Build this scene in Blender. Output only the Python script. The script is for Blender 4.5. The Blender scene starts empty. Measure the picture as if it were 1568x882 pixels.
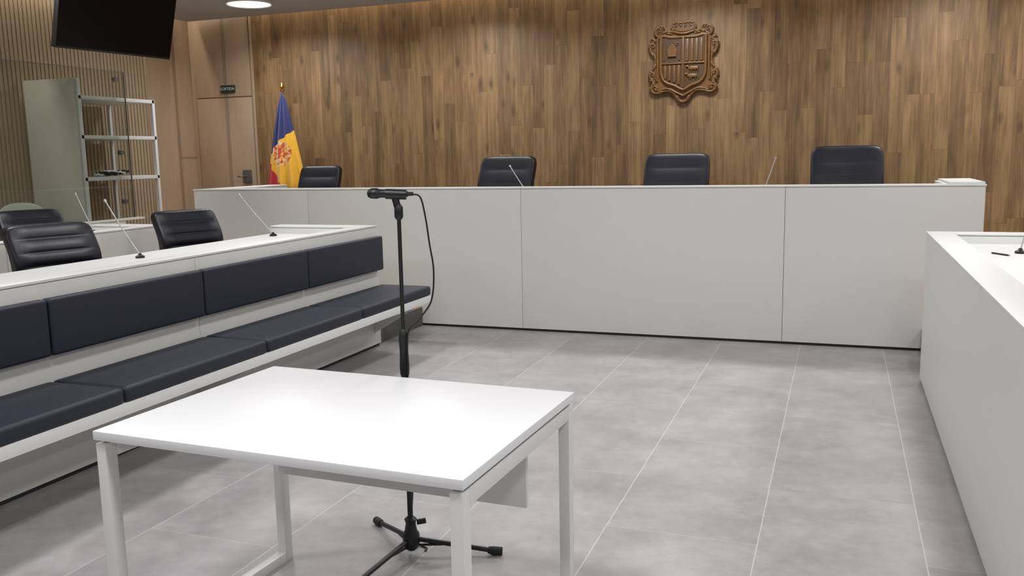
import bpy, bmesh, math, random
from mathutils import Vector, Matrix
random.seed(4)
S = bpy.context.scene
C = bpy.context.collection

# ------------------------------------------------------------ materials
def lin(c):
    return tuple(((v/255)/12.92 if v/255 <= .04045 else ((v/255+.055)/1.055)**2.4) for v in c)+(1,)

class NT:
    def __init__(s, name):
        s.m = bpy.data.materials.new(name); s.m.use_nodes = True
        s.n = s.m.node_tree.nodes; s.l = s.m.node_tree.links
        s.b = s.n['Principled BSDF']; s.out = s.n['Material Output']
    def new(s, t, **k):
        x = s.n.new(t)
        for a, v in k.items(): setattr(x, a, v)
        return x
    def put(s, v, sock):
        if isinstance(v, bpy.types.NodeSocket): s.l.new(v, sock)
        else: sock.default_value = v
    def M(s, op, a, b=0.0, c=0.0):
        x = s.new('ShaderNodeMath', operation=op)
        s.put(a, x.inputs[0]); s.put(b, x.inputs[1]); s.put(c, x.inputs[2])
        return x.outputs[0]
    def mix(s, f, a, b, bt='MIX'):
        x = s.new('ShaderNodeMix', data_type='RGBA', blend_type=bt)
        s.put(f, x.inputs[0]); s.put(a, x.inputs[6]); s.put(b, x.inputs[7])
        return x.outputs[2]
    def pos(s):
        x = s.new('ShaderNodeTexCoord'); return x.outputs['Object']
    def sep(s, v):
        x = s.new('ShaderNodeSeparateXYZ'); s.l.new(v, x.inputs[0]); return x.outputs
    def comb(s, a, b, c):
        x = s.new('ShaderNodeCombineXYZ')
        for i, v in enumerate((a, b, c)): s.put(v, x.inputs[i])
        return x.outputs[0]
    def noise(s, v, sc, det=3, rough=.5):
        x = s.new('ShaderNodeTexNoise'); s.l.new(v, x.inputs['Vector'])
        x.inputs['Scale'].default_value = sc; x.inputs['Detail'].default_value = det
        x.inputs['Roughness'].default_value = rough
        return x.outputs['Fac']
    def wn(s, v):
        x = s.new('ShaderNodeTexWhiteNoise', noise_dimensions='3D'); s.l.new(v, x.inputs['Vector'])
        return x.outputs['Value']
    def ramp(s, f, stops):
        x = s.new('ShaderNodeValToRGB'); s.l.new(f, x.inputs[0])
        e = x.color_ramp.elements
        while len(e) < len(stops): e.new(.5)
        for i, (p, c) in enumerate(stops): e[i].position = p; e[i].color = c
        return x.outputs[0]
    def bump(s, h, st=.2, d=.01):
        x = s.new('ShaderNodeBump'); x.inputs['Strength'].default_value = st
        x.inputs['Distance'].default_value = d
        s.l.new(h, x.inputs['Height']); s.l.new(x.outputs[0], s.b.inputs['Normal'])

def mat(name, c, rough=.5, metal=0, var=.05, sc=8, spec=.5, bump=0, bsc=200, em=None, es=0):
    t = NT(name); p = t.pos()
    n = t.noise(p, sc, 3)
    col = lin(c)
    a = tuple(x*(1-var) for x in col[:3])+(1,); b = tuple(min(1, x*(1+var)) for x in col[:3])+(1,)
    t.l.new(t.mix(n, a, b), t.b.inputs['Base Color'])
    t.b.inputs['Roughness'].default_value = rough
    t.b.inputs['Metallic'].default_value = metal
    t.b.inputs['Specular IOR Level'].default_value = spec
    if bump: t.bump(t.noise(p, bsc, 2), bump, .002)
    if em:
        t.b.inputs['Emission Color'].default_value = lin(em); t.b.inputs['Emission Strength'].default_value = es
    return t.m

def plank_mat(name, axis_w, axis_l, W, L, cols, rough=.5, knots=True):
    t = NT(name); s = t.sep(t.pos())
    u = s[axis_w]; v = s[axis_l]
    iu = t.M('FLOOR', t.M('DIVIDE', u, W))
    off = t.wn(t.comb(iu, 3.3, 1.7))
    vv = t.M('ADD', t.M('DIVIDE', v, L), t.M('MULTIPLY', off, 7.0))
    iv = t.M('FLOOR', vv)
    r = t.wn(t.comb(iu, iv, .5)); r2 = t.wn(t.comb(iu, iv, 9.5))
    gx = t.M('ADD', t.M('MULTIPLY', u, 26.0), t.M('MULTIPLY', r, 90.0))
    gy = t.M('ADD', t.M('MULTIPLY', v, 1.6), t.M('MULTIPLY', r2, 40.0))
    gv = t.comb(gx, gy, r)
    g = t.noise(gv, 1.0, 6, .65)
    g2 = t.noise(t.comb(t.M('MULTIPLY', gx, 5.0), gy, r2), 1.0, 3, .6)
    tone = t.M('ADD', t.M('MULTIPLY', r, .22), t.M('MULTIPLY', g, .74))
    g3 = t.noise(t.comb(t.M('MULTIPLY', gx, .35), t.M('MULTIPLY', gy, 1.6), r2), 1.0, 2, .5)
    tone = t.M('ADD', tone, t.M('MULTIPLY', t.M('SUBTRACT', g2, .5), .32))
    tone = t.M('ADD', tone, t.M('MULTIPLY', t.M('SUBTRACT', g3, .5), .36))
    col = t.ramp(tone, [(.2, lin(cols[0])), (.48, lin(cols[1])), (.78, lin(cols[2]))])
    if knots:
        vo = t.new('ShaderNodeTexVoronoi', feature='F1')
        t.l.new(t.comb(t.M('ADD', t.M('MULTIPLY', u, 6.2), t.M('MULTIPLY', r, 3.0)), t.M('ADD', t.M('MULTIPLY', v, 2.6), t.M('MULTIPLY', r2, 5.0)), 0.0), vo.inputs['Vector'])
        vo.inputs['Scale'].default_value = 1.0
        k = t.ramp(vo.outputs['Distance'], [(.0, (1, 1, 1, 1)), (.07, (.7, .7, .7, 1)), (.22, (0, 0, 0, 1))])
        col = t.mix(t.M('MULTIPLY', k, .75), col, lin((48, 33, 20)))
    fu = t.M('FRACT', t.M('DIVIDE', u, W)); fv = t.M('FRACT', vv)
    e1 = t.M('LESS_THAN', fu, .018); e2 = t.M('LESS_THAN', fv, .003)
    e = t.M('MULTIPLY', t.M('MAXIMUM', e1, e2), .35)
    col = t.mix(e, col, lin((45, 32, 22)))
    t.l.new(col, t.b.inputs['Base Color'])
    t.b.inputs['Roughness'].default_value = rough
    t.bump(g, .12, .004)
    return t.m

def tile_mat():
    t = NT('floor_tile'); p = t.pos(); s = t.sep(p)
    W, L = .6, 1.2
    a = t.M('DIVIDE', t.M('ADD', s[0], .86+6.0), W)
    iu = t.M('FLOOR', a)
    par = t.M('FRACT', t.M('MULTIPLY', iu, .5))
    b = t.M('ADD', t.M('DIVIDE', t.M('SUBTRACT', s[1], 4.58-12.0), L), par)
    iv = t.M('FLOOR', b)
    def edge(x, w):
        f = t.M('FRACT', x); d = t.M('MINIMUM', f, t.M('SUBTRACT', 1.0, f))
        return t.M('LESS_THAN', d, w)
    g = t.M('MAXIMUM', edge(a, .0022/W), t.M('MULTIPLY', edge(b, .0018/L), .5))
    r = t.wn(t.comb(iu, iv, 1.0))
    pv = t.comb(t.M('ADD', s[0], t.M('MULTIPLY', r, 20.0)), s[1], r)
    n1 = t.noise(pv, 2.6, 5, .6); n2 = t.noise(pv, 14, 5, .7)
    v = t.M('ADD', t.M('MULTIPLY', n1, .65), t.M('MULTIPLY', n2, .35))
    col = t.ramp(v, [(.3, lin((134, 131, 132))), (.5, lin((154, 151, 152))), (.7, lin((174, 171, 172)))])
    col = t.mix(t.M('MULTIPLY', r, .10), col, lin((134, 130, 130)))
    col = t.mix(t.M('MULTIPLY', g, .55), col, lin((210, 208, 207)))
    t.l.new(col, t.b.inputs['Base Color'])
    t.l.new(t.M('ADD', t.M('MULTIPLY', n2, .2), .32), t.b.inputs['Roughness'])
    t.bump(n2, .05, .003)
    return t.m

def glass_mat():
    t = NT('tinted_glass')
    tr = t.new('ShaderNodeBsdfTransparent'); tr.inputs[0].default_value = (.86, .88, .86, 1)
    gl = t.new('ShaderNodeBsdfGlossy'); gl.inputs['Roughness'].default_value = .02
    fr = t.new('ShaderNodeLayerWeight'); fr.inputs[0].default_value = .5
    f = t.M('ADD', t.M('MULTIPLY', t.M('POWER', fr.outputs['Facing'], 4.0), .5), .03)
    mx = t.new('ShaderNodeMixShader')
    t.l.new(f, mx.inputs[0]); t.l.new(tr.outputs[0], mx.inputs[1]); t.l.new(gl.outputs[0], mx.inputs[2])
    t.l.new(mx.outputs[0], t.out.inputs[0])
    return t.m

def flag_mat():
    t = NT('flag_cloth'); s = t.sep(t.pos())
    wob = t.M('MULTIPLY', t.noise(t.pos(), 6, 2), .06)
    d = t.M('ADD', t.M('SUBTRACT', s[2], t.M('MULTIPLY', s[0], .85)), wob)
    d2 = t.M('ADD', t.M('ADD', s[2], t.M('MULTIPLY', s[0], 1.1)), wob)
    col = t.mix(t.M('LESS_THAN', d, 1.42), lin((20, 30, 92)), lin((226, 170, 30)))
    col = t.mix(t.M('LESS_THAN', d2, .97), col, lin((176, 30, 34)))
    ex = t.M('DIVIDE', t.M('SUBTRACT', s[0], .02), .12)
    ez = t.M('DIVIDE', t.M('SUBTRACT', s[2], 1.24), .14)
    rr = t.M('ADD', t.M('MULTIPLY', ex, ex), t.M('MULTIPLY', ez, ez))
    nz = t.noise(t.pos(), 26, 2)
    em = t.ramp(nz, [(.40, lin((186, 60, 34))), (.5, lin((222, 150, 50))), (.6, lin((210, 190, 150)))])
    col = t.mix(t.M('LESS_THAN', rr, 1.0), col, em)
    t.l.new(t.mix(t.M('MULTIPLY', t.noise(t.pos(), 60, 2), .15), col, (0, 0, 0, 1)), t.b.inputs['Base Color'])
    t.b.inputs['Roughness'].default_value = .7
    t.b.inputs['Sheen Weight'].default_value = .2
    return t.m

WHITE = mat('white_laminate', (208, 209, 205), .45, var=.012)
WHITE_TOP = mat('white_laminate_top', (216, 217, 215), .38, var=.012)
TABLEW = mat('table_white', (220, 221, 223), .32, var=.01, spec=.5)
METALW = mat('white_powder_coat', (208, 209, 207), .4, var=.02)
BLACKP = mat('black_plastic', (12, 12, 14), .42, var=.1)
PLINTH = mat('dark_plinth', (24, 24, 26), .6)
SEAM = mat('panel_seam', (120, 120, 118), .7)
NAVY = mat('navy_upholstery', (24, 28, 44), .55, var=.12, sc=5, bump=.25, bsc=260)
LEATHER = mat('black_leather', (8, 11, 24), .42, var=.15, sc=10, spec=.38, bump=.3, bsc=180)
CHROME = mat('brushed_metal', (150, 150, 152), .3, 1)
GREYM = mat('grey_metal', (120, 120, 122), .35, .7)
NECK = mat('gooseneck_metal', (186, 186, 188), .35, .4)
SLAT = mat('beige_slat', (166, 149, 125), .6, var=.06)
SLATB = mat('slat_backing', (164, 147, 123), .8)
BEIGE = plank_mat('beige_wood_panel', 0, 2, 3.0, 9.0, [(156, 134, 110), (163, 142, 119), (170, 150, 128)], .5, False)
BEIGEL = plank_mat('beige_wood_panel_side', 1, 2, 3.0, 9.0, [(156, 134, 110), (163, 142, 119), (170, 150, 128)], .5, False)
CEIL = mat('ceiling_paint', (166, 166, 166), .9, var=.01)
PAINT = mat('wall_paint', (160, 158, 154), .9, var=.01)
WOOD = plank_mat('oak_plank_wall', 0, 2, .132, 1.25, [(80, 60, 39), (122, 95, 63), (157, 128, 90)], .55)
WOODF = plank_mat('oak_floor', 0, 1, .19, 1.3, [(130, 102, 72), (156, 126, 92), (180, 150, 114)], .45, False)
RISER = mat('grey_riser', (92, 92, 88), .5)
CARVED = mat('carved_wood', (106, 73, 35), .4, var=.3, sc=14, bump=.3, bsc=60)
CARVED_D = mat('carved_wood_dark', (72, 50, 25), .5, var=.2, sc=14)
TILE = tile_mat(); GLASS = glass_mat(); FLAG = flag_mat()
SCREEN = mat('tv_screen', (3, 3, 4), .3, var=0, spec=.2)
GREEN = mat('exit_sign_green', (30, 50, 40), .5)
SIGNW = mat('sign_white', (190, 196, 186), .6)
SHELL = mat('grey_shell_plastic', (176, 180, 174), .5)
CABG = mat('cabinet_grey', (190, 192, 186), .5, var=.02)
GOLD = mat('brass', (190, 150, 70), .3, 1)
LAMP = mat('lamp_diffuser', (255, 255, 255), .5, em=(255, 250, 244), es=6)
LED = mat('led_strip', (255, 220, 180), .5, em=(255, 215, 170), es=5)
RUB = mat('rubber', (12, 12, 13), .7)

# ------------------------------------------------------------ geometry helpers
def root(name, loc=(0, 0, 0), rz=0):
    e = bpy.data.objects.new(name, None); C.objects.link(e)
    e.location = loc; e.rotation_euler = (0, 0, rz); e.empty_display_size = .1
    return e

def finish(name, me, m, parent=None, smooth=False):
    o = bpy.data.objects.new(name, me); C.objects.link(o)
    if m: me.materials.append(m)
    if smooth:
        for p in me.polygons: p.use_smooth = True
    if parent: o.parent = parent
    return o

def box(name, par, x0, x1, y0, y1, z0, z1, m, bev=0, world=True, seg=2):
    bm = bmesh.new(); bmesh.ops.create_cube(bm, size=1)
    bmesh.ops.scale(bm, vec=(x1-x0, y1-y0, z1-z0), verts=bm.verts)
    if bev:
        bmesh.ops.bevel(bm, geom=bm.edges[:], offset=bev, segments=seg, affect='EDGES', profile=.6)
    c = Vector(((x0+x1)/2, (y0+y1)/2, (z0+z1)/2))
    sh = c - (par.location if (par and world) else Vector((0, 0, 0)))
    bmesh.ops.translate(bm, vec=sh, verts=bm.verts)
    me = bpy.data.meshes.new(name); bm.to_mesh(me); bm.free()
    o = finish(name, me, m, par)
    if bev:
        for p in me.polygons: p.use_smooth = True
        me.set_sharp_from_angle(angle=math.radians(40))
    return o

def superell(name, par, c, s, m, e1=.25, e2=.25, nu=40, nv=24, deform=None):
    def se(th, e):
        n = 2/e; a, b = math.cos(th), math.sin(th)
        r = (abs(a)**n+abs(b)**n)**(-1/n); return r*a, r*b
    vs, fs = [], []
    for j in range(nv+1):
        cb, sb = se(-math.pi/2+math.pi*j/nv, e1)
        for i in range(nu):
            ca_, sa = se(2*math.pi*i/nu, e2)
            p = Vector((s[0]*cb*ca_, s[1]*cb*sa, s[2]*sb))
            if deform: p = deform(p)
            vs.append(p+Vector(c))
    for j in range(nv):
        for i in range(nu):
            fs.append((j*nu+i, j*nu+(i+1) % nu, (j+1)*nu+(i+1) % nu, (j+1)*nu+i))
    me = bpy.data.meshes.new(name); me.from_pydata(vs, [], fs); me.validate()
    bm = bmesh.new(); bm.from_mesh(me); bmesh.ops.remove_doubles(bm, verts=bm.verts, dist=1e-5)
    bmesh.ops.recalc_face_normals(bm, faces=bm.faces); bm.to_mesh(me); bm.free()
    return finish(name, me, m, par, True)

def tube(name, par, pts, r, m, res=10, cyc=False, radii=None, smooth=True):
    P = [Vector(p) for p in pts]; n = len(P)
    vs, fs = [], []
    ref = None
    for i in range(n):
        if cyc: t = (P[(i+1) % n]-P[i-1]).normalized()
        else: t = (P[min(i+1, n-1)]-P[max(i-1, 0)]).normalized()
        if ref is None:
            ref = Vector((0, 0, 1)) if abs(t.z) < .9 else Vector((1, 0, 0))
        a = (ref-t*ref.dot(t)).normalized(); b = t.cross(a); ref = a
        rr = radii[i] if radii else r
        for k in range(res):
            an = 2*math.pi*k/res
            vs.append(P[i]+a*math.cos(an)*rr+b*math.sin(an)*rr)
    m_ = n if cyc else n-1
    for i in range(m_):
        for k in range(res):
            j = (i+1) % n
            fs.append((i*res+k, i*res+(k+1) % res, j*res+(k+1) % res, j*res+k))
    if not cyc:
        fs.append(tuple(range(res))[::-1]); fs.append(tuple((n-1)*res+k for k in range(res)))
    me = bpy.data.meshes.new(name); me.from_pydata(vs, [], fs)
    bm = bmesh.new(); bm.from_mesh(me); bmesh.ops.recalc_face_normals(bm, faces=bm.faces); bm.to_mesh(me); bm.free()
    o = finish(name, me, m, par, smooth)
    me.set_sharp_from_angle(angle=math.radians(50))
    return o

def lathe(name, par, prof, m, n=24):
    vs, fs = [], []
    for r, z in prof:
        for k in range(n):
            a = 2*math.pi*k/n; vs.append((max(r, 1e-4)*math.cos(a), max(r, 1e-4)*math.sin(a), z))
    for i in range(len(prof)-1):
        for k in range(n):
            fs.append((i*n+k, i*n+(k+1) % n, (i+1)*n+(k+1) % n, (i+1)*n+k))
    fs.append(tuple(range(n))[::-1]); fs.append(tuple((len(prof)-1)*n+k for k in range(n)))
    me = bpy.data.meshes.new(name); me.from_pydata(vs, [], fs)
    bm = bmesh.new(); bm.from_mesh(me); bmesh.ops.recalc_face_normals(bm, faces=bm.faces); bm.to_mesh(me); bm.free()
    o = finish(name, me, m, par, True)
    me.set_sharp_from_angle(angle=math.radians(40))
    return o

def spline(pts, k=8, cyc=False):
    P = [Vector(p) for p in pts]; n = len(P); out = []
    rng = n if cyc else n-1
    for i in range(rng):
        p1, p2 = P[i], P[(i+1) % n]
        p0 = P[i-1] if (cyc or i > 0) else p1*2-p2
        p3 = P[(i+2) % n] if (cyc or i+2 < n) else p2*2-p1
        for j in range(k):
            t = j/k
            out.append(.5*((2*p1)+(p2-p0)*t+(2*p0-5*p1+4*p2-p3)*t*t+(3*p1-p0-3*p2+p3)*t**3))
    if not cyc: out.append(P[-1])
    return out

def prism(name, par, pts2, y_back, y_front, m, bev=.006):
    bm = bmesh.new()
    f = bm.faces.new([bm.verts.new((x, y_back, z)) for x, z in pts2])
    r = bmesh.ops.extrude_face_region(bm, geom=[f])
    vv = [g for g in r['geom'] if isinstance(g, bmesh.types.BMVert)]
    bmesh.ops.translate(bm, vec=(0, y_front-y_back, 0), verts=vv)
    bmesh.ops.recalc_face_normals(bm, faces=bm.faces)
    if bev:
        ed = [e for e in bm.edges if all(abs(v.co.y-y_front) < 1e-6 for v in e.verts)]
        bmesh.ops.bevel(bm, geom=ed, offset=bev, segments=2, affect='EDGES')
    me = bpy.data.meshes.new(name); bm.to_mesh(me); bm.free()
    return finish(name, me, m, par)

# ------------------------------------------------------------ room shell
XL, XR, YB, YR, H = -7.7, 3.4, 9.3, -3.2, 3.2
XC = -6.74
box('floor', None, XL-.1, XR+.1, YR-.1, YB+.13, -.1, 0, TILE)
box('wall_back', None, XC, XR+.1, YB, YB+.12, 0, H+.35, WOOD)
box('wall_entry', None, XL-.02, XC, YB+.03, YB+.13, 0, H+.35, BEIGE)
box('wall_right', None, XR, XR+.1, YR, YB, 0, H+.35, PAINT)
box('wall_rear', None, XL-.1, XR+.1, YR-.1, YR, 0, H+.35, PAINT)
box('wall_left', None, XL-.1, XL-.02, YR, YB+.13, 0, H+.35, SLATB)
bm = bmesh.new()
y = 2.0
while y < 8.55:
    r = bmesh.ops.create_cube(bm, size=1)
    bmesh.ops.scale(bm, vec=(.011, .034, H+.3-.34), verts=r['verts'])
    bmesh.ops.translate(bm, vec=(XL-.0155, y, (H+.3+.34)/2), verts=r['verts'])
    y += .050
me = bpy.data.meshes.new('trim_slats'); bm.to_mesh(me); bm.free(); finish('trim_slats', me, SLAT)
box('trim_panel', None, XL-.02, XL+.004, 8.55, YB+.03, .34, H+.3, BEIGEL)
box('ceiling', None, XL+.16, XR+.1, YR-.1, YB-.16, H, H+.06, CEIL)
box('ceiling_cove', None, XL-.1, XR+.1, YR-.1, YB+.13, H+.35, H+.42, CEIL)

def area(name, loc, sx, sy, power, col, rot=(0, 0, 0), shape='RECTANGLE'):
    l = bpy.data.lights.new(name, 'AREA'); l.shape = shape; l.size = sx; l.size_y = sy
    l.energy = power; l.color = col
    o = bpy.data.objects.new(name, l); C.objects.link(o); o.location = loc; o.rotation_euler = rot
    return o

def cove(name, x0, x1, y0, y1):
    r = root(name, ((x0+x1)/2, (y0+y1)/2, H+.1))
    box('profile', r, x0, x1, y0, y1, H+.065, H+.085, METALW)
    box('strip', r, x0+.01, x1-.01, y0+.01, y1-.01, H+.085, H+.09, LED)
    return r
cove('cove_led_strip', XC+.05, XR-.1, YB-.22, YB-.18)
cove('cove_led_strip', XL+.18, XL+.22, 2.0, YB-.4)
area('cove_light_back', (-1.9, YB-.09, H+.3), 9.6, .06, 50, (1, .84, .64), (math.radians(-8), 0, 0))
area('cove_light_left', (XL+.07, 5.6, H+.3), .06, 7.0, 44, (1, .88, .73))
for yy in (8.34, 5.0, 1.6, -1.6):
    for xx in (-6.05, -3.75, -1.45, .85, 2.6):
        r = root('ceiling_downlight', (xx, yy, H))
        lathe('trim_ring', r, [(.20, -.001), (.245, -.001), (.245, -.02), (.235, -.028), (.225, -.02), (.225, -.005)], METALW, n=40)
        lathe('diffuser', r, [(.0, -.012), (.224, -.012), (.224, -.020), (.0, -.020)], LAMP, n=40)
        l = area('downlight_lamp', (0, 0, -.04), .44, .44, 29, (.995, .99, 1), shape='DISK'); l.parent = r
        l.data.spread = math.radians(155)

# door
d = root('door_1', (-7.2, YB, .34))
box('leaf', d, -7.62, -6.80, YB+.012, YB+.03, .34, 2.285, BEIGE, .002)
box('overpanel', d, -7.62, -6.80, YB+.012, YB+.03, 2.297, H+.2, BEIGE, .002)
box('jamb', d, -6.775, -6.742, YB-.004, YB+.03, .34, H+.2, BEIGE)
box('lock_plate', d, -6.98, -6.86, YB-.02, YB+.012, 1.24, 1.40, GREYM, .006)
tube('lever', d, [(.26, -.02, .98), (.26, -.07, .98), (.19, -.075, .98)], .011, CHROME)
s = root('exit_sign', (-7.1, YB, 2.40))
box('plate', s, -7.235, -7.03, YB-.012, YB+.012, 2.345, 2.435, GREEN, .003)
fc = bpy.data.curves.new('txt', 'FONT'); fc.body = 'SORTIDA'; fc.size = .05; fc.extrude = .001; fc.align_x = 'CENTER'; fc.align_y = 'CENTER'
to = bpy.data.objects.new('txt', fc); C.objects.link(to)
dg = bpy.context.evaluated_depsgraph_get(); me = bpy.data.meshes.new_from_object(to.evaluated_get(dg))
bpy.data.objects.remove(to)
lt = finish('lettering', me, SIGNW, s); lt.rotation_euler = (math.pi/2, 0, 0); lt.location = (-.033, -.0135, -.01)

# ------------------------------------------------------------ raised floors
box('floor_dais_left', None, XL-.02, -3.53, -.6, 7.20, 0, .17, RISER).data.materials.append(WOODF)
box('floor_dais_front', None, XL-.02, XR, 7.22, YB, 0, .34, WOODF)
box('floor_dais_right', None, .60, XR, .7, 7.20, 0, .17, RISER).data.materials.append(WOODF)
box('floor_dais_tier', None, XL-.02, -6.99, 2.0, 7.20, .17, .34, WOODF)
for n in ('floor_dais_left', 'floor_dais_right'):
    for p in bpy.data.objects[n].data.polygons:
        if p.normal.z > .9: p.material_index = 1

# ------------------------------------------------------------ judges bench
jb = root('judges_bench', (-2.5, 7.5, 0))
FY = 7.165; ZT = 1.243
seams = [-5.98, -4.68, -2.563, -.40, .974]
for i in range(4):
    box('front_panel_%d' % (i+1), jb, seams[i]+.0015, seams[i+1]-.0015, FY, FY+.022, .022, ZT-.016, WHITE, .0012)
box('backing', jb, -5.97, .964, FY+.018, FY+.04, .02, ZT-.02, SEAM)
box('plinth', jb, -5.95, .95, FY+.01, FY+.03, 0, .024, PLINTH)
box('rim', jb, -5.985, .979, FY-.003, FY+.2, ZT-.013, ZT, WHITE_TOP, .002)
box('rim_reveal', jb, -5.975, .969, FY+.004, FY+.2, ZT-.017, ZT-.012, PLINTH)
box('inner_wall', jb, -5.97, .964, FY+.18, FY+.2, .34, ZT-.014, WHITE)
box('worktop', jb, -5.96, .955, FY+.2, FY+.80, 1.065, 1.09, WHITE_TOP, .002)
for k, x in enumerate((-4.3, -2.2, -.65)):
    box('gable_%d' % (k+1), jb, x, x+.03, FY+.2, FY+.60, .34, 1.065, WHITE)
box('end_panel_right', jb, .72, .974, FY+.2, FY+.9, .34, ZT-.013, WHITE)
box('end_rim_right', jb, .715, .979, FY+.2, FY+.9, ZT-.013, ZT, WHITE_TOP, .002)
box('end_box_right', jb, .74, .977, FY+.06, FY+.88, ZT, ZT+.016, WHITE_TOP, .002)
box('end_panel_left', jb, -5.98, -5.75, FY+.2, FY+1.25, .34, ZT-.013, WHITE)
box('end_rim_left', jb, -5.985, -5.745, FY+.2, FY+1.25, ZT-.013, ZT, WHITE_TOP, .002)

# ------------------------------------------------------------ side desks
ZD = .98
def side_desk(name, xf, sgn, y0, y1, depth, base=0., panels=4, endrim=.16, rimw=.12):
    r = root(name, (xf+sgn*depth/2, (y0+y1)/2, base))
    def bx(n, a, b, *rest, **k):
        xa, xb = xf+sgn*a, xf+sgn*b
        return box(n, r, min(xa, xb), max(xa, xb), *rest, **k)
    L = (y1-y0)/panels
    for i in range(panels):
        bx('front_panel_%d' % (i+1), 0, .02, y0+i*L+.0015, y0+(i+1)*L-.0015, base+.022, ZD-.016, WHITE, .0012)
    bx('backing', .018, .03, y0+.01, y1-.01, base+.02, ZD-.02, SEAM)
    bx('plinth', .008, .03, y0+.02, y1-.02, base, base+.024, PLINTH)
    bx('rim_reveal', .004, rimw, y0+.005, y1-.005, ZD-.017, ZD-.012, PLINTH)
    bx('rim', -.003, rimw, y0, y1, ZD-.013, ZD, WHITE_TOP, .002)
    bx('inner_wall', rimw-.02, rimw, y0+.02, y1-.02, base+.6, ZD-.014, WHITE)
    bx('worktop', rimw, depth, y0+endrim, y1-endrim, .895, .92, WHITE_TOP, .002)
    for nm, a, b in (('far', y1-endrim, y1), ('near', y0, y0+endrim)):
        bx('end_box_'+nm, .03, depth+.03, a+.003, b-.003, max(.17, base), ZD-.016, WHITE, .0015)
        bx('end_rim_'+nm, rimw, depth+.03, a, b, ZD-.013, ZD, WHITE_TOP, .002)
    return r
dl = side_desk('counsel_desk', -3.49, -1, -.17, 6.31, .87, panels=3)
dr = side_desk('counsel_desk', .525, 1, 1.0, 6.25, .9, panels=1, rimw=.15, endrim=.13)
d2 = side_desk('counsel_desk', -5.49, -1, 3.0, 6.2, .72, base=.17, panels=2)

pb = root('upholstered_bench', (-3.25, 3.07, 0))
box('seat_board', pb, -3.485, -3.03, -.17, 6.31, .372, .43, WHITE_TOP, .003)
for k, yy in enumerate((-.1, 2.0, 4.1, 6.2)):
    bm = bmesh.new()
    vs = [bm.verts.new(p) for p in [(-3.489, yy, .12), (-3.489, yy, .372), (-3.12, yy, .372), (-3.12, yy, .34)]]
    f = bm.faces.new(vs); rr = bmesh.ops.extrude_face_region(bm, geom=[f])
    bmesh.ops.translate(bm, vec=(0, .03, 0), verts=[g for g in rr['geom'] if isinstance(g, bmesh.types.BMVert)])
    bmesh.ops.translate(bm, vec=-pb.location, verts=bm.verts); bmesh.ops.recalc_face_normals(bm, faces=bm.faces)
    me = bpy.data.meshes.new('bracket'); bm.to_mesh(me); bm.free(); finish('bracket_%d' % k, me, WHITE, pb)
for i in range(6):
    a = 6.31-1.08*(i+1); b = a+1.08
    box('back_cushion_%d' % i, pb, -3.488, -3.435, a+.004, b-.004, .625, .895, NAVY, .016, seg=4)
    box('seat_cushion_%d' % i, pb, -3.47, -3.022, a+.004, b-.004, .430, .505, NAVY, .024, seg=4)

# ------------------------------------------------------------ table
tb = root('table', (-1.398, 2.296, 0), math.radians(-2.2))
hw, hd = .592, .419
def tbx(n, *a, **k): return box(n, tb, *a, world=False, **k)
tbx('top', -hw, hw, -hd, hd, .723, .75, TABLEW, bev=.002)
LX, LY = .036, .042
for sx, nm in ((-1, 'left'), (1, 'right')):
    x0, x1 = (hw-.004-LX, hw-.004) if sx > 0 else (-hw+.004, -hw+.004+LX)
    tbx('leg_front_'+nm, x0, x1, -hd+.004, -hd+.004+LY, .0, .712, METALW, bev=.002)
    tbx('leg_rear_'+nm, x0, x1, hd-.004-LY, hd-.004, .0, .712, METALW, bev=.002)
    tbx('bar_top_'+nm, x0, x1, -hd+.046, hd-.046, .668, .712, METALW, bev=.002)
    tbx('bar_bottom_'+nm, x0, x1, -hd+.046, hd-.046, .0, .036, METALW, bev=.002)
    tbx('shadow_gap_'+nm, x0+.008, x1-.008, -hd+.03, hd-.03, .712, .723, PLINTH)  # inset strip coloured dark for the thin shadow between top and frame
tbx('rail_front', -hw+.04, hw-.04, -.30, -.27, .685, .712, METALW)
tbx('rail_rear', -hw+.04, hw-.04, .29, .32, .685, .712, METALW)
tbx('modesty_panel', -.44, .50, .215, .233, .42, .715, METALW, bev=.002)

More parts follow.
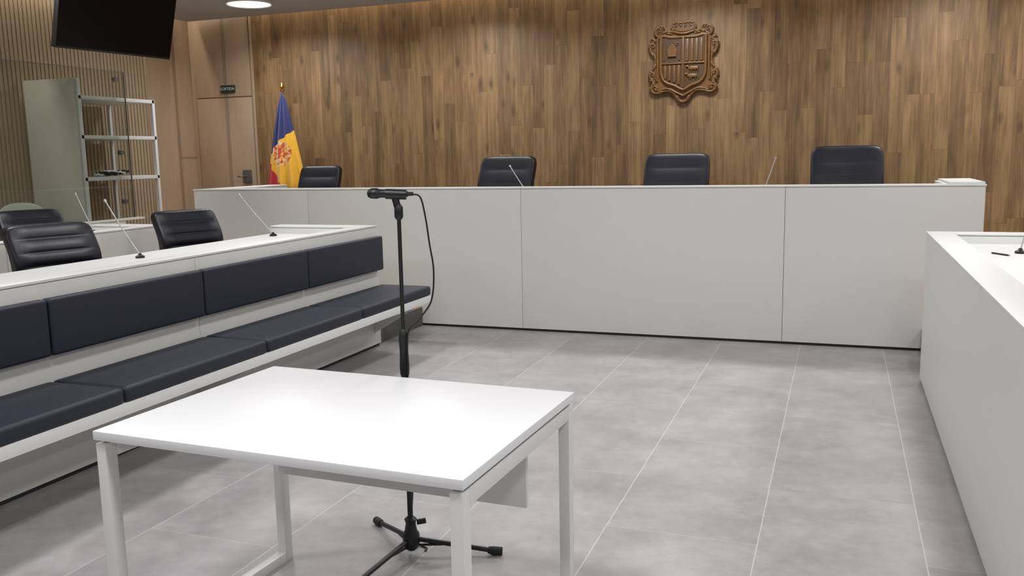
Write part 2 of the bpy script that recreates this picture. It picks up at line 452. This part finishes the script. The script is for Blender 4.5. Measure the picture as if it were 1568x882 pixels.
# ------------------------------------------------------------ office chairs
def chair(loc, facing, top, width=.56, pleats=5, lean=.12, seat=.47, pl=.018):
    r = root('office_chair', loc, facing)
    bb = seat+.03; hh = (top-bb)/2
    def df(p):
        z = p.z/hh
        q = Vector(p)
        if p.y < 0:
            e = max(0, 1-(abs(p.x)/(width*.42))**6)
            q.y -= pl*(abs(math.sin((z+1)*pleats*math.pi/2))**.5)*e
        q.y += -.35*p.x*p.x + lean*(z+1)*.5 - .03*math.cos(z*math.pi)
        q.x *= 1-.05*(z < 0)*abs(z)
        return q
    superell('backrest', r, (0, .22, bb+hh), (width/2, .06, hh), LEATHER, .22, .3, 72, 110, df)
    superell('back_shell', r, (0, .265, bb+hh), (width/2-.035, .04, hh-.04), BLACKP, .22, .3, 48, 30, lambda p: Vector((p.x, p.y-.35*p.x*p.x+lean*(p.z/hh+1)*.5, p.z)))
    superell('seat', r, (0, -.02, seat), (width/2-.02, .26, .055), LEATHER, .45, .3, 48, 16, lambda p: Vector((p.x, p.y, p.z+(-.02 if p.y < -.2 else 0))))
    for sx in (-1, 1):
        x = sx*(width/2+.02)
        tube('arm_frame', r, spline([(x*.8, .1, seat-.04), (x, .1, seat-.02), (x, .08, seat+.15), (x, -.18, seat+.17)], 6), .014, BLACKP)
        superell('arm_pad', r, (x, -.05, seat+.185), (.032, .15, .017), LEATHER, .4, .3, 24, 10)
    lathe('column', r, [(.028, .09), (.028, .25), (.019, .25), (.019, seat-.05), (.09, seat-.05), (.09, seat-.03)], CHROME)
    for k in range(5):
        a = math.radians(72*k+20); c, s_ = math.cos(a), math.sin(a)
        tube('base_leg_%d' % k, r, [(.02*c, .02*s_, .11), (.16*c, .16*s_, .10), (.29*c, .29*s_, .075)], .02, BLACKP, 8, radii=[.026, .021, .014])
        tube('caster_%d' % k, r, [(.29*c-.022*s_, .29*s_+.022*c, .028), (.29*c+.022*s_, .29*s_-.022*c, .028)], .028, RUB, 14)
        tube('caster_stem_%d' % k, r, [(.29*c, .29*s_, .04), (.29*c, .29*s_, .08)], .008, CHROME, 8)
    return r
JF = .34
chair((-5.36, 8.25, JF), math.radians(8), 1.10, .47, pl=.007)
chair((-3.21, 8.25, JF), math.radians(-4), 1.165, .60, pl=.007)
chair((-1.46, 8.25, JF), math.radians(2), 1.16, .61, pl=.007)
chair((.055, 8.25, JF), math.radians(3), 1.20, .61, pl=.007)
chair((-4.76, 5.80, .17), math.radians(68), .95, .53)
chair((-4.76, 4.48, .17), math.radians(72), .945, .58)
chair((-6.50, 5.84, .17), math.radians(68), .945, .54)

for (x, y) in ((-7.3, 6.38), (-7.3, 5.83)):
    r = root('shell_chair', (x, y, .34), math.radians(60))
    superell('back', r, (0, .2, .62), (.22, .014, .19), SHELL, .75, .7, 40, 24, lambda p: Vector((p.x, p.y-.6*p.x*p.x+.15*p.z, p.z)))
    superell('seat', r, (0, 0, .44), (.22, .21, .014), SHELL, .7, .7, 40, 10, lambda p: Vector((p.x, p.y, p.z+.4*p.x*p.x)))
    tube('link', r, [(0, .16, .44), (0, .2, .46), (0, .19, .55)], .02, SHELL)
    for sx in (-1, 1):
        for sy in (-1, 1):
            tube('leg', r, [(sx*.15, sy*.14, .44), (sx*.2, sy*.2, .003)], .009, CHROME)

# ------------------------------------------------------------ glass screen + low wall
g = root('glass_screen', (-6.93, 5.2, .17))
box('low_wall', g, -6.975, -6.885, 3.0, 7.19, .17, .93, WHITE)
box('low_wall_cap', g, -6.98, -6.88, 3.0, 7.46, .93, .95, WHITE_TOP, .002)
box('pane', g, -6.936, -6.926, 4.1, 7.37, .95, 2.43, GLASS)
box('pane_end', g, -6.937, -6.925, 7.37, 7.376, .95, 2.43, GREYM)
box('pane_top', g, -6.937, -6.925, 4.1, 7.376, 2.43, 2.435, GREYM)
for z in (1.12, 1.62, 2.35):
    tube('clamp', g, [(-6.95+6.93, 7.25-5.2, z-.17), (-6.905+6.93, 7.25-5.2, z-.17)], .024, GREYM, 14)

# ------------------------------------------------------------ shelving cabinet
cb = root('shelving_unit', (-7.35, 7.3, .34))
box('side_near', cb, -7.66, -7.02, 6.80, 6.83, .345, 2.34, CABG, .002)
for k, z in enumerate((.75, 1.36, 1.775, 2.16)):
    box('shelf_%d' % k, cb, -7.64, -7.0, 6.83, 7.86, z-.018, z+.018, METALW, .002)
box('post_near', cb, -7.035, -7.0, 6.832, 6.867, .345, 2.34, METALW, .002)
box('post_front', cb, -7.035, -7.0, 7.83, 7.865, .345, 2.18, METALW, .002)
box('post_rear', cb, -7.635, -7.60, 7.83, 7.865, .345, 2.18, METALW, .002)
cp = root('coiled_cables', (-7.12, 7.30, 1.379))
for k in range(8):
    a = .05+.012*(k % 3); cx, cy = random.uniform(-.02, .02), -.16+.045*k
    tube('coil_%d' % k, cp, [(cx+a*.6*math.cos(t*.5), cy+a*math.sin(t*.5), .014+.009*(k % 4)+.014*math.sin(t)**2) for t in range(13)], .011, BLACKP if k % 3 else METALW, 6)

# ------------------------------------------------------------ flag
fl = root('flag_on_pole', (-6.04, 8.85, .34))
lathe('stand', fl, [(.17, 0), (.17, .02), (.05, .05), (.025, .09), (.025, .16)], GOLD)
lathe('pole', fl, [(.014, .05), (.014, 1.95)], GOLD, n=14)
lathe('finial', fl, [(.012, 1.94), (.024, 1.955), (.024, 1.965), (.010, 1.975), (.028, 2.0), (.022, 2.02), (.006, 2.045)], GOLD, n=18)
vs, fs = [], []
NU, NV = 120, 60
for j in range(NV+1):
    v = j/NV; z = 1.945-1.79*v
    Rr = .02+.245*min(1, v*1.75)**.8
    for i in range(NU+1):
        u = i/NU; an = math.pi*(1.08+.86*u)
        fold = 1+(.12+.25*v)*math.sin(u*math.pi*9+.7*math.sin(v*4))+.09*math.sin(u*31+v*5)
        x = Rr*math.cos(an)*(.95+.02*math.sin(u*20)) + .04*v
        yy = Rr*.6*math.sin(an)*fold
        zz = z-.06*math.sin(u*math.pi)*v - .05*abs(math.cos(an))*(1-v)
        vs.append((x, yy, zz))
for j in range(NV):
    for i in range(NU):
        a = j*(NU+1)+i; fs.append((a, a+1, a+NU+2, a+NU+1))
me = bpy.data.meshes.new('cloth'); me.from_pydata(vs, [], fs)
o = finish('cloth', me, FLAG, fl, True)
sm = o.modifiers.new('s', 'SOLIDIFY'); sm.thickness = .003

# ------------------------------------------------------------ coat of arms
ca = root('coat_of_arms', (-1.54, YB-.001, 2.415))
half = [(0, .395), (.05, .41), (.10, .395), (.125, .36), (.115, .325), (.15, .315), (.185, .335), (.21, .375), (.26, .37), (.295, .335), (.29, .29), (.26, .265), (.285, .235), (.33, .215),
        (.355, .165), (.34, .115), (.305, .085), (.295, .03), (.31, -.04), (.345, -.08), (.355, -.14), (.325, -.185), (.325, -.225), (.345, -.26), (.32, -.305), (.26, -.315), (.20, -.295), (.14, -.30), (.09, -.335), (.05, -.39), (0, -.415)]
full = half+[(-x, z) for x, z in half[-2:0:-1]]
sp = spline([(x, z, 0) for x, z in full], 5, True)
out = [(p.x, p.y) for p in sp][::-1]
prism('cartouche', ca, out, 0, -.034, CARVED, .008)
tube('cartouche_edge', ca, [(x*.955, -.036, z*.955) for x, z in out], .011, CARVED, 8, True)
tube('cartouche_inner_edge', ca, [(x*.87, -.034, z*.87) for x, z in out], .006, CARVED_D, 8, True)
shh = [(0, .245), (.12, .245), (.215, .26), (.225, .20), (.225, -.05), (.215, -.14), (.17, -.20), (.08, -.235), (0, -.275)]
shf = shh+[(-x, z) for x, z in shh[-2:0:-1]]
so = [(p.x, p.y) for p in spline([(x, z, 0) for x, z in shf], 5, True)][::-1]
prism('shield_field', ca, so, -.03, -.046, CARVED_D, .003)
tube('shield_border', ca, [(x, -.048, z) for x, z in so], .015, CARVED, 8, True)
def cbx(n, x0, x1, z0, z1, m=CARVED, d=.062): return box(n, ca, x0, x1, -d, -.044, z0, z1, m, .004, world=False)
cbx('cross_vertical', -.008, .008, -.26, .24); cbx('cross_horizontal', -.215, .215, -.02, -.004)
for k in range(4): cbx('pale_ne_%d' % k, .030+.047*k, .054+.047*k, .005, .225)
for k in range(4):
    x = -.192+.046*k; cbx('pale_sw_%d' % k, x, x+.024, -.16-.02*k, -.03)
prism('mitre', ca, [(-.15, .05), (-.07, .05), (-.06, .12), (-.11, .19), (-.16, .12)][::-1], -.044, -.064, CARVED, .004)
tube('mitre_band', ca, [(-.15, -.066, .06), (-.07, -.066, .06)], .006, CARVED, 8)
tube('mitre_stripe', ca, [(-.11, -.066, .06), (-.11, -.066, .17)], .005, CARVED, 8)
tube('crozier', ca, spline([(-.035, -.056, .02), (-.035, -.056, .16), (-.045, -.056, .19), (-.065, -.056, .185), (-.06, -.056, .165)], 5), .006, CARVED, 8)
tube('crozier_2', ca, [(-.19, -.056, .02), (-.18, -.056, .19)], .006, CARVED, 8)
for k, z in enumerate((-.065, -.14)):
    superell('cow_body_%d' % k, ca, (.105-.01*k, -.051, z), (.055, .014, .019), CARVED, .6, .6, 20, 10)
    superell('cow_head_%d' % k, ca, (.045-.01*k, -.051, z+.018), (.018, .014, .013), CARVED, .7, .7, 16, 8)
    for q in (-.04, -.02, .02, .042): cbx('cow_leg', .105+q-.004, .105+q+.004, z-.035, z-.01)
for sx in (-1, 1):
    for k, (x, z, R) in enumerate(((.245, .315, .036), (.305, .165, .032), (.31, -.12, .030), (.285, -.26, .036), (.13, -.285, .02))):
        pts = [(sx*(x+R*(1-.09*t)*math.cos(t*.6)), -.040, z+R*(1-.09*t)*math.sin(t*.6)) for t in range(10)]
        tube('scroll_%d' % k, ca, spline(pts, 2), .009, CARVED, 8)
        superell('boss_%d' % k, ca, (sx*x, -.038, z), (.012, .014, .012), CARVED, 1, 1, 14, 8)
    tube('ribbon', ca, spline([(sx*.265, -.042, .24), (sx*.26, -.046, .1), (sx*.258, -.048, -.05), (sx*.265, -.042, -.18)], 8), .011, CARVED, 8)
    for k, (x, z, w_, h_, an) in enumerate(((.30, .235, .035, .014, 40), (.325, .19, .03, .012, -20), (.315, .09, .03, .011, 60), (.285, .05, .028, .010, 80), (.285, -.03, .03, .011, -70), (.325, -.085, .03, .012, 30), (.32, -.165, .03, .012, -50), (.30, -.205, .028, .011, 60), (.23, -.285, .035, .012, 10), (.19, -.265, .03, .010, -20), (.09, -.31, .03, .011, 40), (.05, -.35, .03, .011, 60), (.19, .30, .035, .012, -30), (.15, .285, .03, .010, 10), (.215, .345, .025, .01, 70))):
        o = superell('leaf_%d' % k, ca, (0, 0, 0), (w_, .014, h_), CARVED, .9, .9, 16, 8)
        o.location = (sx*x, -.036, z); o.rotation_euler = (0, -sx*math.radians(an), 0)
    tube('ribbon_low', ca, spline([(sx*.24, -.040, -.27), (sx*.15, -.046, -.262), (sx*.07, -.048, -.30), (0, -.05, -.335)], 8), .011, CARVED, 8)
tube('crown_band', ca, spline([(-.105, -.044, .300), (0, -.052, .278), (.105, -.044, .300)], 6), .013, CARVED, 8)
tube('crown_band_top', ca, spline([(-.108, -.044, .322), (0, -.052, .300), (.108, -.044, .322)], 6), .006, CARVED, 8)
for k in range(5):
    x = -.09+.045*k; zb = .318-.018*(1-(x/.1)**2); hh_ = .055+.02*(1-abs(x)/.1)
    prism('crown_point_%d' % k, ca, [(x-.017, zb), (x+.017, zb), (x+.006+x*.12, zb+hh_), (x-.006+x*.12, zb+hh_)][::-1], -.03, -.052, CARVED, .003)
    superell('crown_pearl_%d' % k, ca, (x*1.12, -.045, zb+hh_+.008), (.011, .011, .011), CARVED, 1, 1, 14, 8)

# ------------------------------------------------------------ hanging television
tv = root('television', (-5.81, 6.12, 2.43), math.radians(-6.75))
def tbv(n, x0, x1, y0, y1, z0, z1, m, bev=0):
    o = box(n, tv, x0, x1, y0, y1, z0, z1, m, bev, world=False); o.rotation_euler = (0, math.radians(15), 0); return o
tbv('body', -.05, 0, -.575, .575, 0, .66, BLACKP, .004)
tbv('screen', 0, .003, -.565, .565, .018, .65, SCREEN)
tbv('rear_housing', -.09, -.05, -.35, .35, .1, .5, BLACKP, .01)
tube('ceiling_pole', tv, [(.0, 0, .42), (.0, 0, .77)], .02, BLACKP)
tbv('mount_plate', -.11, -.05, -.12, .12, .3, .5, BLACKP)
lathe('ceiling_flange', tv, [(.07, .75), (.07, .77)], BLACKP)

# ------------------------------------------------------------ gooseneck microphones
def goose(base, tip, bow=.03):
    r = root('gooseneck_microphone', base)
    t = Vector(tip)-Vector(base)
    lathe('base', r, [(.028, 0), (.028, .012), (.012, .02), (.008, .03)], BLACKP, n=18)
    mid = t*.5+Vector((0, 0, bow))
    pts = spline([(0, 0, .02), tuple(mid), tuple(t*.93+Vector((0, 0, bow*.2))), tuple(t)], 8)
    tube('neck', r, pts[:-6], .0042, NECK, 8)
    tube('capsule', r, pts[-8:], .008, NECK, 10)
    return r
goose((-4.20, 5.92, .92), (-4.45, 5.85, 1.255), .0)
goose((-4.13, 4.41, .92), (-4.32, 4.35, 1.29), .0)
goose((-6.00, 5.90, .92), (-6.12, 5.85, 1.27), .0)
goose((-2.60, 7.60, 1.09), (-2.82, 7.60, 1.425), .0)
goose((-.625, 7.60, 1.09), (-.505, 7.60, 1.46), .0)
goose((.945, 5.57, .92), (1.00, 5.50, 1.16), .05)
pn = root('pen', (.83, 5.48, .925)); tube('barrel', pn, [(-.03, .05, 0), (.035, -.06, 0)], .005, BLACKP, 8); tube('tip', pn, [(.035, -.06, 0), (.041, -.07, 0)], .003, CHROME, 8, radii=[.005, .001])

# ------------------------------------------------------------ microphone on tripod stand
ms = root('microphone_stand', (-1.505, 2.89, 0))
lathe('lower_tube', ms, [(.0105, .04), (.0105, .80)], BLACKP, n=16)
lathe('upper_tube', ms, [(.0075, .78), (.0075, 1.33)], BLACKP, n=16)
lathe('clutch', ms, [(.013, .70), (.017, .715), (.0185, .74), (.016, .80), (.018, .85), (.015, .875), (.009, .885)], BLACKP, n=18)
lathe('hub', ms, [(.014, .02), (.026, .03), (.033, .05), (.033, .085), (.024, .10), (.019, .13), (.024, .145), (.013, .155)], BLACKP, n=18)
tube('hub_knob', ms, [(.02, .012, .13), (.05, .03, .133)], .011, BLACKP, 10)
for k, a in enumerate((141.5, 17, 258)):
    a = math.radians(a); c, s_ = math.cos(a), math.sin(a)
    tube('leg_%d' % k, ms, [(.02*c, .02*s_, .065), (.31*c, .31*s_, .020)], .0095, BLACKP, 10)
    tube('brace_%d' % k, ms, [(.02*c, .02*s_, .04), (.15*c, .15*s_, .044)], .005, BLACKP, 8)
    tube('foot_%d' % k, ms, [(.295*c, .295*s_, .022), (.315*c, .315*s_, .018), (.35*c, .35*s_, .0165)], .016, RUB, 12, radii=[.013, .017, .0155])
Rv = Vector((.94, .34, 0))
lathe('swivel', ms, [(.010, 1.29), (.016, 1.30), (.016, 1.335), (.010, 1.345)], BLACKP, n=16)
tube('clip_arm', ms, [(0, 0, 1.32), tuple(Rv*-.012+Vector((0, 0, 1.372)))], .013, BLACKP, 12)
tube('clip', ms, [tuple(Rv*-.045+Vector((0, 0, 1.384))), tuple(Rv*.03+Vector((0, 0, 1.380)))], .0185, BLACKP, 16)
mp = [(-.112, .004), (-.108, .014), (-.098, .019), (-.075, .020), (-.068, .0165), (-.06, .0155), (.01, .0125), (.035, .011), (.038, .008), (.055, .007)]
tube('microphone', ms, [tuple(Rv*a+Vector((0, 0, 1.387-.03*(a+.1)))) for a, b in mp], 0, BLACKP, 18, radii=[b for a, b in mp])
cab = [Rv*.05+Vector((0, 0, 1.382)), Rv*.08+Vector((0, 0, 1.37)), Rv*.096+Vector((0, 0, 1.30)), Rv*.108+Vector((0, .0, 1.20)), Rv*.120+Vector((0, 0, 1.10)), Rv*.108+Vector((0, 0, .99)), Rv*.06+Vector((0, 0, .92)), Rv*.022+Vector((0, -.01, .87)),
       Vector((.016, -.012, .70)), Vector((-.010, -.013, .55)), Vector((.013, -.009, .40)), Vector((.008, .013, .28)), Vector((-.004, .024, .18)), Vector((-.02, .040, .09)), Vector((-.025, .055, .02)), Vector((.0, .075, .005)), Vector((.035, .06, .005)), Vector((.04, .035, .005))]
tube('cable', ms, [tuple(p) for p in spline(cab, 8)], .0032, BLACKP, 8)

# ------------------------------------------------------------ camera
th = math.radians(20.35); p = math.radians(8.49); al = math.radians(1.134)
F = Vector((-math.sin(th), math.cos(th), 0)); R = Vector((math.cos(th), math.sin(th), 0)); Z = Vector((0, 0, 1))
fwd = F*math.cos(p)-Z*math.sin(p); up0 = F*math.sin(p)+Z*math.cos(p)
iu = R*math.cos(al)-up0*math.sin(al); iv = R*math.sin(al)+up0*math.cos(al)
mt = Matrix((iu, iv, -fwd)).transposed().to_4x4(); mt.translation = (0, 0, 1.513)
cd = bpy.data.cameras.new('camera'); cd.sensor_width = 36; cd.lens = 36*1360/1568; cd.clip_start = .05
co = bpy.data.objects.new('camera', cd); C.objects.link(co); co.matrix_world = mt
S.camera = co
w = bpy.data.worlds.new('world'); S.world = w; w.use_nodes = True
w.node_tree.nodes['Background'].inputs[0].default_value = (.5, .5, .5, 1); w.node_tree.nodes['Background'].inputs[1].default_value = .1
S.view_settings.view_transform = 'Standard'
S.view_settings.look = 'None'
